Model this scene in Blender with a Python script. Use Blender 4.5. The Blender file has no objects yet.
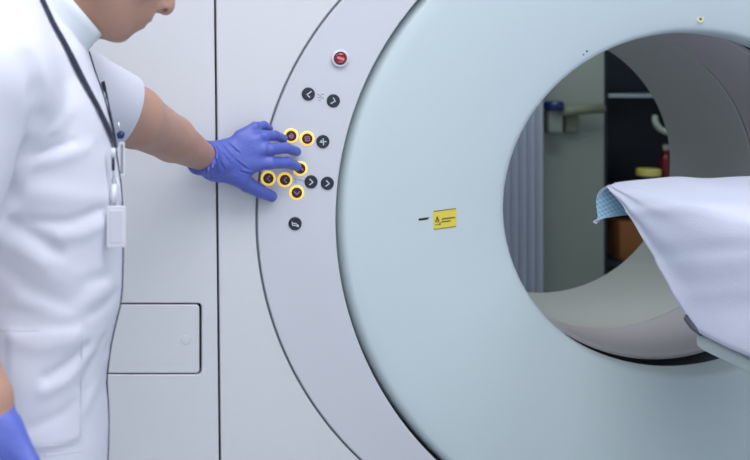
import bpy, bmesh, math, random
import numpy as np
from mathutils import Vector, Matrix
from mathutils.bvhtree import BVHTree

PI = math.pi
SC = bpy.context.scene
COL = SC.collection
random.seed(4)

# ------------------------------------------------------------------ camera
F = 1040.0            # focal length in pixels
VX, VY = 102.0, 55.0  # where lines along the bore axis meet
ZC = 1.36             # eye height
cam_d = bpy.data.cameras.new('camera')
cam = bpy.data.objects.new('camera', cam_d)
COL.objects.link(cam)
cam.location = (0, 0, ZC)
cam.rotation_euler = (PI / 2, 0, 0)
cam_d.sensor_width = 36.0
cam_d.lens = 36.0 * F / 750.0
cam_d.shift_x = (375 - VX) / 750.0
cam_d.shift_y = -(230 - VY) / 750.0
cam_d.clip_start = 0.05
cam_d.dof.use_dof = True
cam_d.dof.focus_distance = 1.88
cam_d.dof.aperture_fstop = 5.2
SC.camera = cam

# ------------------------------------------------------------------ world, lights, exposure
w = bpy.data.worlds.new('world')
SC.world = w
w.use_nodes = True
w.node_tree.nodes['Background'].inputs[0].default_value = (0.55, 0.65, 0.8, 1)
w.node_tree.nodes['Background'].inputs[1].default_value = 0.4


def area(name, loc, size, power, color, rot=(0, 0, 0)):
    d = bpy.data.lights.new(name, 'AREA')
    d.shape = 'RECTANGLE'
    d.size, d.size_y = size
    d.energy = power
    d.color = color
    o = bpy.data.objects.new(name, d)
    COL.objects.link(o)
    o.location = loc
    o.rotation_euler = rot
    return o


COOL = (0.98, 0.98, 1.0)
area('ceiling_light_front', (0.5, 0.8, 2.76), (1.6, 1.2), 48, COOL)
area('ceiling_light_side', (2.3, 0.35, 2.76), (1.2, 1.2), 26, (0.88, 0.96, 1.0))
area('ceiling_light_left', (-1.5, 0.6, 2.76), (1.2, 1.2), 20, COOL)
area('ceiling_light_rear', (1.0, -1.9, 2.76), (2.4, 1.2), 40, COOL)
area('ceiling_light_far', (1.7, 4.1, 2.76), (1.6, 1.0), 38, (0.9, 1.0, 0.96))
area('front_fill', (0.4, -3.0, 1.6), (3.6, 1.8), 40, (0.95, 0.97, 1.0), (PI / 2, 0, 0))  # unseen soft fill low behind the camera; no window is built there

vs = SC.view_settings
vs.view_transform = 'Standard'
vs.look = 'None'
vs.gamma = 1.0
vs.exposure = -0.78
vs.use_curve_mapping = False


# ------------------------------------------------------------------ helpers
def P(px, py, Y):
    """the world point at depth Y that sits at (px, py) in the photograph"""
    return Vector(((px - VX) / F * Y, Y, ZC - (py - VY) / F * Y))


def lin(c):
    return tuple((v / 12.92 if v <= 0.04045 else ((v + 0.055) / 1.055) ** 2.4) for v in [k / 255 for k in c])


MATS = {}


def mat(name, rgb, rough=0.5, metal=0.0, emit=0.0, noise=0.0, nscale=40, bump=0.0, bscale=300, sss=0.0,
        coat=0.0, rgb2=None, spec=0.5, emit_col=None):
    if name in MATS:
        return MATS[name]
    m = bpy.data.materials.new(name)
    m.use_nodes = True
    nt = m.node_tree
    b = nt.nodes['Principled BSDF']
    c = lin(rgb)
    b.inputs['Base Color'].default_value = (*c, 1)
    b.inputs['Roughness'].default_value = rough
    b.inputs['Metallic'].default_value = metal
    b.inputs['Specular IOR Level'].default_value = spec
    if coat:
        b.inputs['Coat Weight'].default_value = coat
    if sss:
        b.inputs['Subsurface Weight'].default_value = sss
        b.inputs['Subsurface Radius'].default_value = (0.6, 0.25, 0.15)
        b.inputs['Subsurface Scale'].default_value = 0.01
    if emit:
        b.inputs['Emission Color'].default_value = (*lin(emit_col or rgb), 1)
        b.inputs['Emission Strength'].default_value = emit
    tc = nt.nodes.new('ShaderNodeTexCoord')
    if noise or rgb2:
        n = nt.nodes.new('ShaderNodeTexNoise')
        n.inputs['Scale'].default_value = nscale
        n.inputs['Detail'].default_value = 5
        nt.links.new(tc.outputs['Object'], n.inputs['Vector'])
        mx = nt.nodes.new('ShaderNodeMix')
        mx.data_type = 'RGBA'
        mx.inputs[6].default_value = (*c, 1)
        c2 = lin(rgb2) if rgb2 else tuple(v * (1 - noise) for v in c)
        mx.inputs[7].default_value = (*c2, 1)
        nt.links.new(n.outputs['Fac'], mx.inputs[0])
        nt.links.new(mx.outputs[2], b.inputs['Base Color'])
    if bump:
        n2 = nt.nodes.new('ShaderNodeTexNoise')
        n2.inputs['Scale'].default_value = bscale
        n2.inputs['Detail'].default_value = 4
        nt.links.new(tc.outputs['Object'], n2.inputs['Vector'])
        bp = nt.nodes.new('ShaderNodeBump')
        bp.inputs['Strength'].default_value = bump
        bp.inputs['Distance'].default_value = 0.002
        nt.links.new(n2.outputs['Fac'], bp.inputs['Height'])
        nt.links.new(bp.outputs['Normal'], b.inputs['Normal'])
    MATS[name] = m
    return m


def link_mesh(name, verts, faces, m, parent=None, smooth=True, auto=None):
    me = bpy.data.meshes.new(name)
    me.from_pydata([tuple(v) for v in verts], [], [tuple(f) for f in faces])
    me.update()
    return finish(name, me, m, parent, smooth, auto)


def finish(name, me, m, parent=None, smooth=True, auto=None):
    for mm in (m if isinstance(m, (list, tuple)) else [m]):
        me.materials.append(mm)
    if smooth:
        me.polygons.foreach_set('use_smooth', [True] * len(me.polygons))
    o = bpy.data.objects.new(name, me)
    COL.objects.link(o)
    if auto is not None:
        try:
            me.set_sharp_from_angle(angle=math.radians(auto))
        except Exception:
            pass
    if parent is not None:
        o.parent = parent
        o.matrix_parent_inverse = parent_inv(parent)
    return o


def parent_inv(p):
    mtx = Matrix.Translation(p.location) @ p.rotation_euler.to_matrix().to_4x4()
    if p.parent is not None:
        mtx = p.parent.matrix_parent_inverse_world @ mtx if hasattr(p.parent, 'matrix_parent_inverse_world') else mtx
    return mtx.inverted()


def bm_obj(name, bm, m, parent=None, smooth=True, auto=35):
    bmesh.ops.recalc_face_normals(bm, faces=bm.faces)
    me = bpy.data.meshes.new(name)
    bm.to_mesh(me)
    bm.free()
    return finish(name, me, m, parent, smooth, auto)


def tag(o, label=None, cat=None, group=None, kind=None):
    if label: o['label'] = label
    if cat: o['category'] = cat
    if group: o['group'] = group
    if kind: o['kind'] = kind
    return o


def thing(name, loc, label, cat, group=None):
    o = bpy.data.objects.new(name, None)
    COL.objects.link(o)
    o.location = loc
    return tag(o, label, cat, group)


def add_box(bm, lo, hi, bev=0.0):
    lo, hi = Vector(lo), Vector(hi)
    r = bmesh.ops.create_cube(bm, size=1.0)
    s = hi - lo
    c = (hi + lo) / 2
    for v in r['verts']:
        v.co = Vector((v.co.x * s.x, v.co.y * s.y, v.co.z * s.z)) + c
    if bev:
        es = list({e for v in r['verts'] for e in v.link_edges})
        bmesh.ops.bevel(bm, geom=es, offset=bev, segments=3, profile=0.5, affect='EDGES')


def box(name, lo, hi, m, parent=None, bev=0.0):
    bm = bmesh.new()
    add_box(bm, lo, hi, bev)
    return bm_obj(name, bm, m, parent)


def tube_mesh(pts, r, seg=10, closed=False, flat=None):
    """sweep along points; r a number or one per point; flat=(normal, ratio) squashes it"""
    pts = [Vector(p) for p in pts]
    n = len(pts)
    vs_, fs = [], []
    up = None
    for i, p in enumerate(pts):
        a = pts[max(i - 1, 0)] if not closed else pts[i - 1]
        b = pts[min(i + 1, n - 1)] if not closed else pts[(i + 1) % n]
        t = (b - a).normalized()
        if up is None:
            up = Vector((0, 0, 1)) if abs(t.z) < 0.9 else Vector((1, 0, 0))
        s = t.cross(up).normalized()
        up = s.cross(t).normalized()
        rr = r[i] if isinstance(r, (list, tuple)) else r
        for k in range(seg):
            an = 2 * PI * k / seg
            off = s * math.cos(an) * rr + up * math.sin(an) * rr
            if flat is not None:
                nn, ratio = flat
                nn = nn[i] if isinstance(nn, list) else nn
                off -= nn * off.dot(nn) * (1 - ratio)
            vs_.append(p + off)
    m_ = n if closed else n - 1
    for i in range(m_):
        for k in range(seg):
            a = i * seg + k
            b = i * seg + (k + 1) % seg
            c = ((i + 1) % n) * seg + (k + 1) % seg
            d = ((i + 1) % n) * seg + k
            fs.append((a, b, c, d))
    if not closed:
        fs.append(tuple(range(seg - 1, -1, -1)))
        fs.append(tuple(range((n - 1) * seg, n * seg)))
    return vs_, fs


def tube(name, pts, r, m, parent=None, seg=10, closed=False, flat=None):
    v, f = tube_mesh(pts, r, seg, closed, flat)
    return link_mesh(name, v, f, m, parent)


def lathe(name, prof, centre, m, parent=None, axis='y', seg=32, smooth=True, auto=35):
    """prof: list of (radius, along). axis y: along = towards the viewer (-Y)"""
    vs_, fs = [], []
    cx, cy, cz = centre
    for (r, h) in prof:
        for k in range(seg):
            a = 2 * PI * k / seg
            if axis == 'y':
                vs_.append((cx + r * math.cos(a), cy - h, cz + r * math.sin(a)))
            else:
                vs_.append((cx + r * math.cos(a), cy + r * math.sin(a), cz + h))
    for i in range(len(prof) - 1):
        for k in range(seg):
            k2 = (k + 1) % seg
            fs.append((i * seg + k, i * seg + k2, (i + 1) * seg + k2, (i + 1) * seg + k))
    fs.append(tuple(range(seg - 1, -1, -1)))
    fs.append(tuple(range((len(prof) - 1) * seg, len(prof) * seg)))
    me = bpy.data.meshes.new(name)
    me.from_pydata(vs_, [], fs)
    bm = bmesh.new()
    bm.from_mesh(me)
    bmesh.ops.remove_doubles(bm, verts=bm.verts, dist=1e-6)
    bmesh.ops.recalc_face_normals(bm, faces=bm.faces)
    bm.to_mesh(me)
    bm.free()
    return finish(name, me, m, parent, smooth, auto)


def plate(name, outer, holes, y0, depth, m, parent=None, bev=0.0025):
    """a flat panel in the XZ plane: front at y0, back at y0+depth; loops are lists of (x, z)"""
    bm = bmesh.new()
    loops = []
    for lp in [outer] + holes:
        vsl = [bm.verts.new((x, y0, z)) for x, z in lp]
        es = [bm.edges.new((vsl[i], vsl[(i + 1) % len(vsl)])) for i in range(len(vsl))]
        loops.append((vsl, es))
    bmesh.ops.triangle_fill(bm, edges=[e for _, es in loops for e in es], use_beauty=True)
    front = list(bm.faces)
    bedges = [e for _, es in loops for e in es]
    for f in front:
        if f.normal.y > 0: f.normal_flip()
    back = {}
    for v in list(bm.verts):
        back[v] = bm.verts.new((v.co.x, y0 + depth, v.co.z))
    for f in front:
        bm.faces.new([back[v] for v in reversed(f.verts)])
    for e in bedges:
        a, b = e.verts
        bm.faces.new((a, b, back[b], back[a]))
    bmesh.ops.recalc_face_normals(bm, faces=bm.faces)
    if bev:
        es = [e for e in bedges if e.is_valid]
        bmesh.ops.bevel(bm, geom=es, offset=bev, segments=2, profile=0.5, affect='EDGES')
    return bm_obj(name, bm, m, parent, False, None)


# ------------------------------------------------------------------ signed distance modelling
class Field:
    def __init__(s, lo, hi, h):
        s.lo = np.array(lo, float)
        s.h = h
        s.n = np.ceil((np.array(hi, float) - s.lo) / h).astype(int) + 1
        s.d = np.full(tuple(s.n), 0.5, np.float32)
        s.ax = [(s.lo[i] + h * np.arange(s.n[i])).astype(np.float32) for i in range(3)]

    def _sl(s, lo, hi, pad):
        r = []
        for i in range(3):
            a = int(max(0, math.floor((lo[i] - pad - s.lo[i]) / s.h)))
            b = int(min(s.n[i], math.ceil((hi[i] + pad - s.lo[i]) / s.h) + 1))
            if b <= a: return None
            r.append(slice(a, b))
        return tuple(r)

    def grid(s, sl):
        return (s.ax[0][sl[0]][:, None, None], s.ax[1][sl[1]][None, :, None], s.ax[2][sl[2]][None, None, :])

    def apply(s, lo, hi, fn, k=0.01, op='u'):
        sl = s._sl(lo, hi, k + 4 * s.h)
        if sl is None: return
        p = fn(*s.grid(sl))
        d = s.d[sl]
        if op == 'u':
            h = np.maximum(k - np.abs(d - p), 0) / k if k > 0 else 0
            s.d[sl] = np.minimum(d, p) - h * h * k * 0.25
        else:
            q = -p
            h = np.maximum(k - np.abs(d - q), 0) / k if k > 0 else 0
            s.d[sl] = np.maximum(d, q) + h * h * k * 0.25

    def cap(s, A, B, ra, rb=None, k=0.01, op='u', sq=None):
        """round cone; sq=(direction, factor): flattened along a direction"""
        rb = ra if rb is None else rb
        A, B = np.array(A, float), np.array(B, float)
        R = max(ra, rb)
        lo, hi = np.minimum(A, B) - R, np.maximum(A, B) + R
        ba = B - A
        L2 = float(ba @ ba) + 1e-12

        def fn(x, y, z):
            t = np.clip(((x - A[0]) * ba[0] + (y - A[1]) * ba[1] + (z - A[2]) * ba[2]) / L2, 0, 1)
            dx, dy, dz = x - A[0] - t * ba[0], y - A[1] - t * ba[1], z - A[2] - t * ba[2]
            if sq is not None:
                n_, f_ = np.array(sq[0], float), sq[1]
                n_ = n_ / np.linalg.norm(n_)
                c = dx * n_[0] + dy * n_[1] + dz * n_[2]
                g = (1 / f_ - 1) * c
                dx, dy, dz = dx + g * n_[0], dy + g * n_[1], dz + g * n_[2]
            return np.sqrt(dx * dx + dy * dy + dz * dz) - (ra + (rb - ra) * t)
        s.apply(lo, hi, fn, k, op)

    def ell(s, C, R, M=None, k=0.01, op='u'):
        """ellipsoid, M: 3x3 whose columns are the axes"""
        C, R = np.array(C, float), np.array(R, float)
        M = np.eye(3) if M is None else np.array(M)
        ext = np.abs(M) @ R

        def fn(x, y, z):
            X, Y, Z = x - C[0], y - C[1], z - C[2]
            u = (M[0, 0] * X + M[1, 0] * Y + M[2, 0] * Z) / R[0]
            v = (M[0, 1] * X + M[1, 1] * Y + M[2, 1] * Z) / R[1]
            w_ = (M[0, 2] * X + M[1, 2] * Y + M[2, 2] * Z) / R[2]
            q = np.sqrt(u * u + v * v + w_ * w_) + 1e-9
            g = np.sqrt((u / R[0]) ** 2 + (v / R[1]) ** 2 + (w_ / R[2]) ** 2) + 1e-9
            return q * (q - 1) / g
        s.apply(C - ext, C + ext, fn, k, op)

    def mesh(s, name, m, parent=None):
        d = s.d
        d = d.copy()
        # keep the surface closed at the border of the grid
        for ax in range(3):
            for e in (0, -1):
                ix = [slice(None)] * 3
                ix[ax] = e
                d[tuple(ix)] = np.maximum(d[tuple(ix)], 1e-3)
        ins = d < 0
        c = np.zeros(tuple(s.n - 1), np.int8)
        for i in (0, 1):
            for j in (0, 1):
                for k in (0, 1):
                    c += ins[i:i + s.n[0] - 1, j:j + s.n[1] - 1, k:k + s.n[2] - 1]
        act = (c > 0) & (c < 8)
        idx = np.full(act.shape, -1, np.int64)
        I = np.argwhere(act)
        idx[act] = np.arange(len(I))
        acc = np.zeros((len(I), 3))
        cnt = np.zeros(len(I))
        for ax in range(3):
            o1, o2 = [a for a in range(3) if a != ax]
            for u in (0, 1):
                for v in (0, 1):
                    a = I.copy()
                    a[:, o1] += u
                    a[:, o2] += v
                    b = a.copy()
                    b[:, ax] += 1
                    da = d[a[:, 0], a[:, 1], a[:, 2]].astype(float)
                    db = d[b[:, 0], b[:, 1], b[:, 2]].astype(float)
                    cr = (da < 0) != (db < 0)
                    t = np.where(cr, da / np.where(cr, da - db, 1), 0)
                    p = a.astype(float)
                    p[:, ax] += t
                    acc[cr] += p[cr]
                    cnt[cr] += 1
        V = s.lo + s.h * acc / cnt[:, None]
        Q = []
        for ax in range(3):
            o1, o2 = [(1, 2), (2, 0), (0, 1)][ax]
            sa = [slice(None)] * 3
            sb = [slice(None)] * 3
            sa[ax], sb[ax] = slice(0, -1), slice(1, None)
            for o in (o1, o2):
                sa[o] = sb[o] = slice(1, -1)
            A, B = ins[tuple(sa)], ins[tuple(sb)]
            for flip in (0, 1):
                E_ = np.argwhere((A & ~B) if not flip else (~A & B))
                if not len(E_): continue
                E_[:, o1] += 1
                E_[:, o2] += 1
                def cell(u, v):
                    g = E_.copy()
                    g[:, o1] -= u
                    g[:, o2] -= v
                    return idx[g[:, 0], g[:, 1], g[:, 2]]
                q = np.stack([cell(1, 1), cell(0, 1), cell(0, 0), cell(1, 0)], 1)
                Q.append(q[:, ::-1] if flip else q)
        Q = np.concatenate(Q)
        me = bpy.data.meshes.new(name)
        me.vertices.add(len(V))
        me.vertices.foreach_set('co', V.ravel())
        me.loops.add(Q.size)
        me.loops.foreach_set('vertex_index', Q.ravel().astype(np.int32))
        me.polygons.add(len(Q))
        me.polygons.foreach_set('loop_start', np.arange(0, Q.size, 4, dtype=np.int32))
        me.update(calc_edges=True)
        me.validate()
        o = finish(name, me, m, parent)
        return o, V, Q


# ------------------------------------------------------------------ materials
M_PANEL = mat('painted_panel', (212, 213, 219), 0.38, noise=0.03, nscale=3)
M_FLAP = mat('painted_flap', (212, 213, 219), 0.38, noise=0.03, nscale=4)
M_RING = mat('control_ring_paint', (204, 206, 215), 0.42, noise=0.03, nscale=3)
M_FUNNEL = mat('pale_blue_funnel_paint', (198, 212, 217), 0.42, noise=0.03, nscale=3)
M_LINER = mat('grey_bore_liner', (184, 187, 186), 0.6, noise=0.03, nscale=5)
M_DARKGAP = mat('dark_inner_frame', (26, 29, 34), 0.7, noise=0.2)
M_THROAT = mat('dark_throat_rubber', (58, 58, 66), 0.5, noise=0.15)
M_GASKET = mat('grey_seam_gasket', (104, 112, 122), 0.5, noise=0.1)
M_BLACK = mat('black_plastic', (12, 14, 22), 0.35, noise=0.1)
M_BUTTON = mat('dark_button_plastic', (28, 36, 54), 0.35, noise=0.12, nscale=400)
M_LITCAP = mat('brown_lit_button_cap', (52, 22, 26), 0.35, noise=0.1, nscale=400)
M_GLOW = mat('yellow_button_light', (255, 222, 110), 0.5, emit=1.15, emit_col=(255, 206, 84), noise=0.02)
M_GLYPH = mat('pale_glyph_print', (205, 215, 228), 0.6, noise=0.02)
M_GLYPHP = mat('pink_glyph_print', (170, 112, 150), 0.6, noise=0.02, emit=0.08)
M_BEZEL = mat('light_bezel', (214, 216, 226), 0.3, noise=0.02)
M_RED = mat('dark_red_stop_button', (140, 14, 34), 0.3, noise=0.1, coat=0.4)
M_REDGL = mat('pale_red_mark', (230, 130, 140), 0.5, noise=0.02)
M_GREYPR = mat('grey_icon_print', (128, 138, 156), 0.6, noise=0.02)
M_YEL = mat('yellow_label', (228, 210, 84), 0.5, noise=0.06, nscale=60)
M_INK = mat('dark_label_ink', (116, 102, 34), 0.6, noise=0.05)
M_SCREW = mat('cream_screw_cap', (226, 222, 186), 0.4, noise=0.05)
M_SKIN = mat('skin', (192, 154, 138), 0.55, rgb2=(174, 130, 112), nscale=18, bump=0.25, bscale=260, sss=0.12)
M_LIP = mat('lip_skin', (176, 112, 104), 0.5, noise=0.1, nscale=60)
M_HAIR = mat('dark_hair', (48, 36, 30), 0.6, noise=0.4, nscale=180, bump=0.6, bscale=200)
M_CLOTH = mat('white_tunic_cotton', (216, 217, 231), 0.85, noise=0.03, nscale=6, bump=0.15, bscale=500, spec=0.2)
M_COLLAR = mat('white_collar_cotton', (230, 234, 243), 0.85, noise=0.03, bump=0.15, bscale=500, spec=0.2)
M_GLOVE = mat('blue_nitrile_glove', (92, 106, 196), 0.42, noise=0.16, nscale=28, bump=0.5, bscale=110)
M_NAVY = mat('navy_lanyard_webbing', (30, 40, 66), 0.7, noise=0.2, nscale=300)
M_PIPE = mat('navy_zip_tape', (48, 56, 84), 0.7, noise=0.2, nscale=200)
M_BADGE = mat('white_badge_plastic', (222, 222, 232), 0.35, noise=0.03)
M_METAL = mat('brushed_metal_clip', (190, 194, 204), 0.3, metal=0.8, noise=0.1)
M_PENBLUE = mat('blue_pen_plastic', (18, 42, 104), 0.3, noise=0.1)
M_SHEET = mat('white_paper_sheet', (221, 223, 242), 0.85, noise=0.03, nscale=14, bump=0.5, bscale=420, spec=0.2)
M_TABLE = mat('pale_table_plastic', (196, 206, 208), 0.45, noise=0.04)
M_TABLEDARK = mat('dark_grey_table_frame', (70, 76, 88), 0.5, noise=0.1)
M_WALL = mat('far_wall_paint', (150, 158, 152), 0.85, noise=0.05, nscale=4)
M_ROOM = mat('room_wall_paint', (214, 220, 226), 0.85, noise=0.03, nscale=4)
M_FLOOR = mat('grey_vinyl_floor', (186, 192, 200), 0.5, noise=0.12, nscale=30)
M_CEIL = mat('white_ceiling', (232, 236, 240), 0.9, noise=0.03)
M_SCREEN = mat('ribbed_grey_blue_vinyl', (192, 197, 216), 0.55, noise=0.05, nscale=20)
M_CAB = mat('navy_cabinet_board', (20, 30, 46), 0.5, noise=0.15)
M_SHELF = mat('grey_shelf_edge', (150, 162, 168), 0.5, noise=0.05)
M_TROUSER = mat('white_trouser_cotton', (226, 228, 240), 0.85, noise=0.04, bump=0.2, bscale=300)
M_SHOE = mat('white_clog_rubber', (225, 226, 230), 0.5, noise=0.03)


def quilted_blue():
    m = mat('blue_quilted_backing', (142, 186, 214), 0.7, noise=0.04)
    nt = m.node_tree
    b = nt.nodes['Principled BSDF']
    tc = nt.nodes.new('ShaderNodeTexCoord')
    mp = nt.nodes.new('ShaderNodeMapping')
    mp.inputs['Rotation'].default_value = (0.8, 0.3, 0.7)
    nt.links.new(tc.outputs['Object'], mp.inputs[0])
    w1 = nt.nodes.new('ShaderNodeTexWave')
    w1.inputs['Scale'].default_value = 45
    w2 = nt.nodes.new('ShaderNodeTexWave')
    w2.bands_direction = 'Z'
    w2.inputs['Scale'].default_value = 45
    nt.links.new(mp.outputs[0], w1.inputs[0])
    nt.links.new(mp.outputs[0], w2.inputs[0])
    mx = nt.nodes.new('ShaderNodeMath')
    mx.operation = 'MAXIMUM'
    nt.links.new(w1.outputs['Fac'], mx.inputs[0])
    nt.links.new(w2.outputs['Fac'], mx.inputs[1])
    rm = nt.nodes.new('ShaderNodeMapRange')
    rm.inputs[1].default_value = 0.8
    rm.inputs[2].default_value = 1.0
    nt.links.new(mx.outputs[0], rm.inputs[0])
    mix = nt.nodes.new('ShaderNodeMix')
    mix.data_type = 'RGBA'
    mix.inputs[6].default_value = (*lin((132, 180, 212)), 1)
    mix.inputs[7].default_value = (*lin((182, 214, 232)), 1)
    nt.links.new(rm.outputs[0], mix.inputs[0])
    nt.links.new(mix.outputs[2], b.inputs['Base Color'])
    return m


M_BLUEBACK = quilted_blue()

# ------------------------------------------------------------------ the room
RX0, RX1, RY0, RY1, RH = -2.6, 4.6, -3.4, 6.0, 2.8


def room(name, lo, hi, m):
    return tag(box(name, lo, hi, m), kind='structure')


room('floor', (RX0, RY0, -0.1), (RX1, RY1, 0), M_FLOOR)
room('ceiling', (RX0, RY0, RH), (RX1, RY1, RH + 0.1), M_CEIL)
room('wall_back', (RX0 - .1, RY1, 0), (RX1 + .1, RY1 + 0.1, RH), M_WALL)
room('wall_front', (RX0 - .1, RY0 - 0.1, 0), (RX1 + .1, RY0, RH), M_ROOM)
room('wall_left', (RX0 - 0.1, RY0, 0), (RX0, RY1, RH), M_ROOM)
pxr = P(604, 0, 5.14).x
room('wall_pier', (P(440, 0, 5.14).x, 5.14, 0), (pxr, RY1, RH), M_WALL)
room('wall_right', (RX1, RY0, 0), (RX1 + 0.1, RY1, RH), M_ROOM)

# ------------------------------------------------------------------ the scanner gantry
YP = 2.12                     # front of the flat covers
ct = thing('ct_scanner_gantry', (1.22, 2.5, 0.0),
           'large white and pale blue scanner gantry with round bore and button panel', 'medical scanner')
LX, LZ, LR = (654.4 - VX) / F * 2.3, ZC - (190 - VY) / F * 2.3, 165.6 / F * 2.3
GT, GB = 1.93, 0.06           # top and bottom of the covers
GXL, GXR = -0.55, 2 * LX + 0.55


def pxz(px, py, Y=YP):
    p = P(px, py, Y)
    return (p.x, p.z)


def gap_x(z):                 # the upright seam leans a little
    py = VY + (ZC - z) * F / YP
    return (217.6 + (py - 230) * 0.0105 - VX) / F * YP


hg = 0.0021
# outer arc of the control ring panel
acx, acz = pxz(586.2, 219.8)
ar = 329.6 / F * YP


def arc(r, sgn=1, n=72):
    pts = []
    zt, zb = GT, GB
    a0 = math.radians(62)
    for i in range(n + 1):
        a = PI - a0 + 2 * a0 * i / n          # from upper-left round to lower-left
        pts.append((acx + r * math.cos(a), acz + r * math.sin(a)))
    # carry on along the tangent to the top and the bottom
    p0, p1 = pts[0], pts[1]
    dx, dz = p0[0] - p1[0], p0[1] - p1[1]
    if pts[0][1] < zt:
        t = (zt - p0[1]) / dz
        pts.insert(0, (p0[0] + dx * t, zt))
    p0, p1 = pts[-1], pts[-2]
    dx, dz = p0[0] - p1[0], p0[1] - p1[1]
    if pts[-1][1] > zb:
        t = (zb - p0[1]) / dz
        pts.append((p0[0] + dx * t, zb))
    if sgn < 0:
        pts = [(2 * CXR - x, z) for x, z in pts]
    return pts


CXR = (672.9 - VX) / F * YP
L_out = arc(ar + hg)          # edge of the front cover
L_in = arc(ar - hg)           # edge of the control ring
R_out, R_in = arc(ar + hg, -1), arc(ar - hg, -1)

# side cover with the flap opening
def rrect(x0, x1, z0, z1, r, n=5):
    out = []
    for cx, cz, a in ((x1 - r, z1 - r, 0), (x0 + r, z1 - r, 90), (x0 + r, z0 + r, 180), (x1 - r, z0 + r, 270)):
        for i in range(n + 1):
            t = math.radians(a + 90 * i / n)
            out.append((cx + r * math.cos(t), cz + r * math.sin(t)))
    return out


fx0, fz1 = pxz(66, 303.2)
fx1, fz0 = pxz(201.8, 374.8)
plate('side_cover', [(GXL, GB), (gap_x(GB) - hg, GB), (gap_x(GT) - hg, GT), (GXL, GT)],
      [rrect(fx0, fx1, fz0, fz1, 0.009)], YP, 0.03, M_PANEL, ct)
flap = plate('access_flap', rrect(fx0 + .0028, fx1 - .0046, fz0 + .0028, fz1 - .0032, 0.0075), [], YP + 0.001, 0.02, M_FLAP, ct)
dx_, dz_ = pxz(186, 340)
lathe('finger_dimple', [(0.0115, -0.0006), (0.0105, 0.0003), (0.0085, 0.0008), (0.005, 0.0012), (0.0, 0.0013)],
      (dx_, YP + 0.001, dz_), M_FLAP, flap)
plate('front_cover', [(gap_x(GT) + hg, GT)] + L_out + [(gap_x(GB) + hg, GB)], [], YP, 0.03, M_PANEL, ct)
plate('front_cover', [(GXR, GT)] + R_out + [(GXR, GB)], [], YP, 0.03, M_PANEL, ct)

# control ring panel
icx, icz = pxz(672.9, 220.4)
ir = 337.3 / F * YP


def circ(cx, cz, r, n=160):
    return [(cx + r * math.cos(2 * PI * i / n), cz + r * math.sin(2 * PI * i / n)) for i in range(n)]


plate('control_ring_panel', L_in + R_in[::-1], [circ(icx, icz, ir)], YP - 0.002, 0.03, M_RING, ct, bev=0.003)

for sg in (1, -1):
    ga, gb_ = arc(ar + .012, sg), arc(ar - .012, sg)
    plate('seam_gasket', ga + gb_[::-1], [], YP + 0.0045, 0.01, M_GASKET, ct, bev=0)
# funnel: from the ring down to the bore mouth
def funnel():
    n = 192
    al = math.atan2(0.22321196, -0.97476993)
    def outer(th, s=1.0):
        return np.array([icx + ir * s * math.cos(th), icz + ir * s * math.sin(th)])
    def mouth(th, s, Y):
        # ellipse given in photo directions, read at its own depth
        c, sn = math.cos(th), math.sin(th)
        ux, uy = -0.97476993, 0.22321196
        vx, vy = 0.22321196, 0.97476993
        A_, B_ = 180.4 * s, 169.0 * s
        # radius of the ellipse in direction (c, -sn)
        du = c * ux + (-sn) * uy
        dv = c * vx + (-sn) * vy
        r = 1 / math.sqrt((du / A_) ** 2 + (dv / B_) ** 2)
        p = P(682.9 + c * r, 202.2 - sn * r, 2.213)
        return np.array([p.x, p.z])
    rows = []
    # (blend, Y, outer scale, mouth scale)
    prof = [(0.0, 2.195, .999, 1), (0.0, 2.180, .998, 1), (0.003, 2.163, .994, 1), (0.009, 2.147, .99, 1),
            (0.016, 2.138, .987, 1), (0.026, 2.133, .985, 1), (0.045, 2.131, .985, 1)]
    for t in (0.12, 0.25, 0.4, 0.55, 0.7, 0.82, 0.9):
        prof.append((t, 2.131 + 0.066 * t ** 1.6, .985, 1))
    prof += [(0.955, 2.1925, .985, 1), (0.978, 2.1965, .985, 1), (0.990, 2.203, .985, 1), (0.997, 2.213, .985, 1), (1.0, 2.235, .985, 1),
             (1.0, 2.255, .985, 1.0), (1.0, 2.262, 1, 1.012), (1.0, 2.262, 1, 1.06)]
    V, Fc = [], []
    for (t, Y, so, sm) in prof:
        for k in range(n):
            th = 2 * PI * k / n
            o, i = outer(th, so), mouth(th, sm, Y)
            q = o * (1 - t) + i * t
            V.append((q[0], Y, q[1]))
    for r in range(len(prof) - 1):
        for k in range(n):
            k2 = (k + 1) % n
            Fc.append((r * n + k, (r + 1) * n + k, (r + 1) * n + k2, r * n + k2))
    fo = link_mesh('funnel', V, Fc, M_FUNNEL, ct, True)
    mth = [mouth(2 * PI * k / n, 1.02, 0) for k in range(n)]
    return fo, mth


fun, mth = funnel()
# dark throat that closes the slot between the funnel lip and the liner
n_ = len(mth)
V = [(m_[0], 2.256, m_[1]) for m_ in mth]
for k in range(n_):
    a = 2 * PI * k / n_
    V.append((LX + (LR + 0.03) * math.cos(a), 2.318, LZ + (LR + 0.03) * math.sin(a)))
for k in range(n_):
    a = 2 * PI * k / n_
    V.append((LX + (LR + 0.001) * math.cos(a), 2.319, LZ + (LR + 0.001) * math.sin(a)))
Fc = [(r * n_ + k, (r + 1) * n_ + k, (r + 1) * n_ + (k + 1) % n_, r * n_ + (k + 1) % n_) for r in (0, 1) for k in range(n_)]
link_mesh('throat_ring', V, Fc, M_THROAT, ct)


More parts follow.
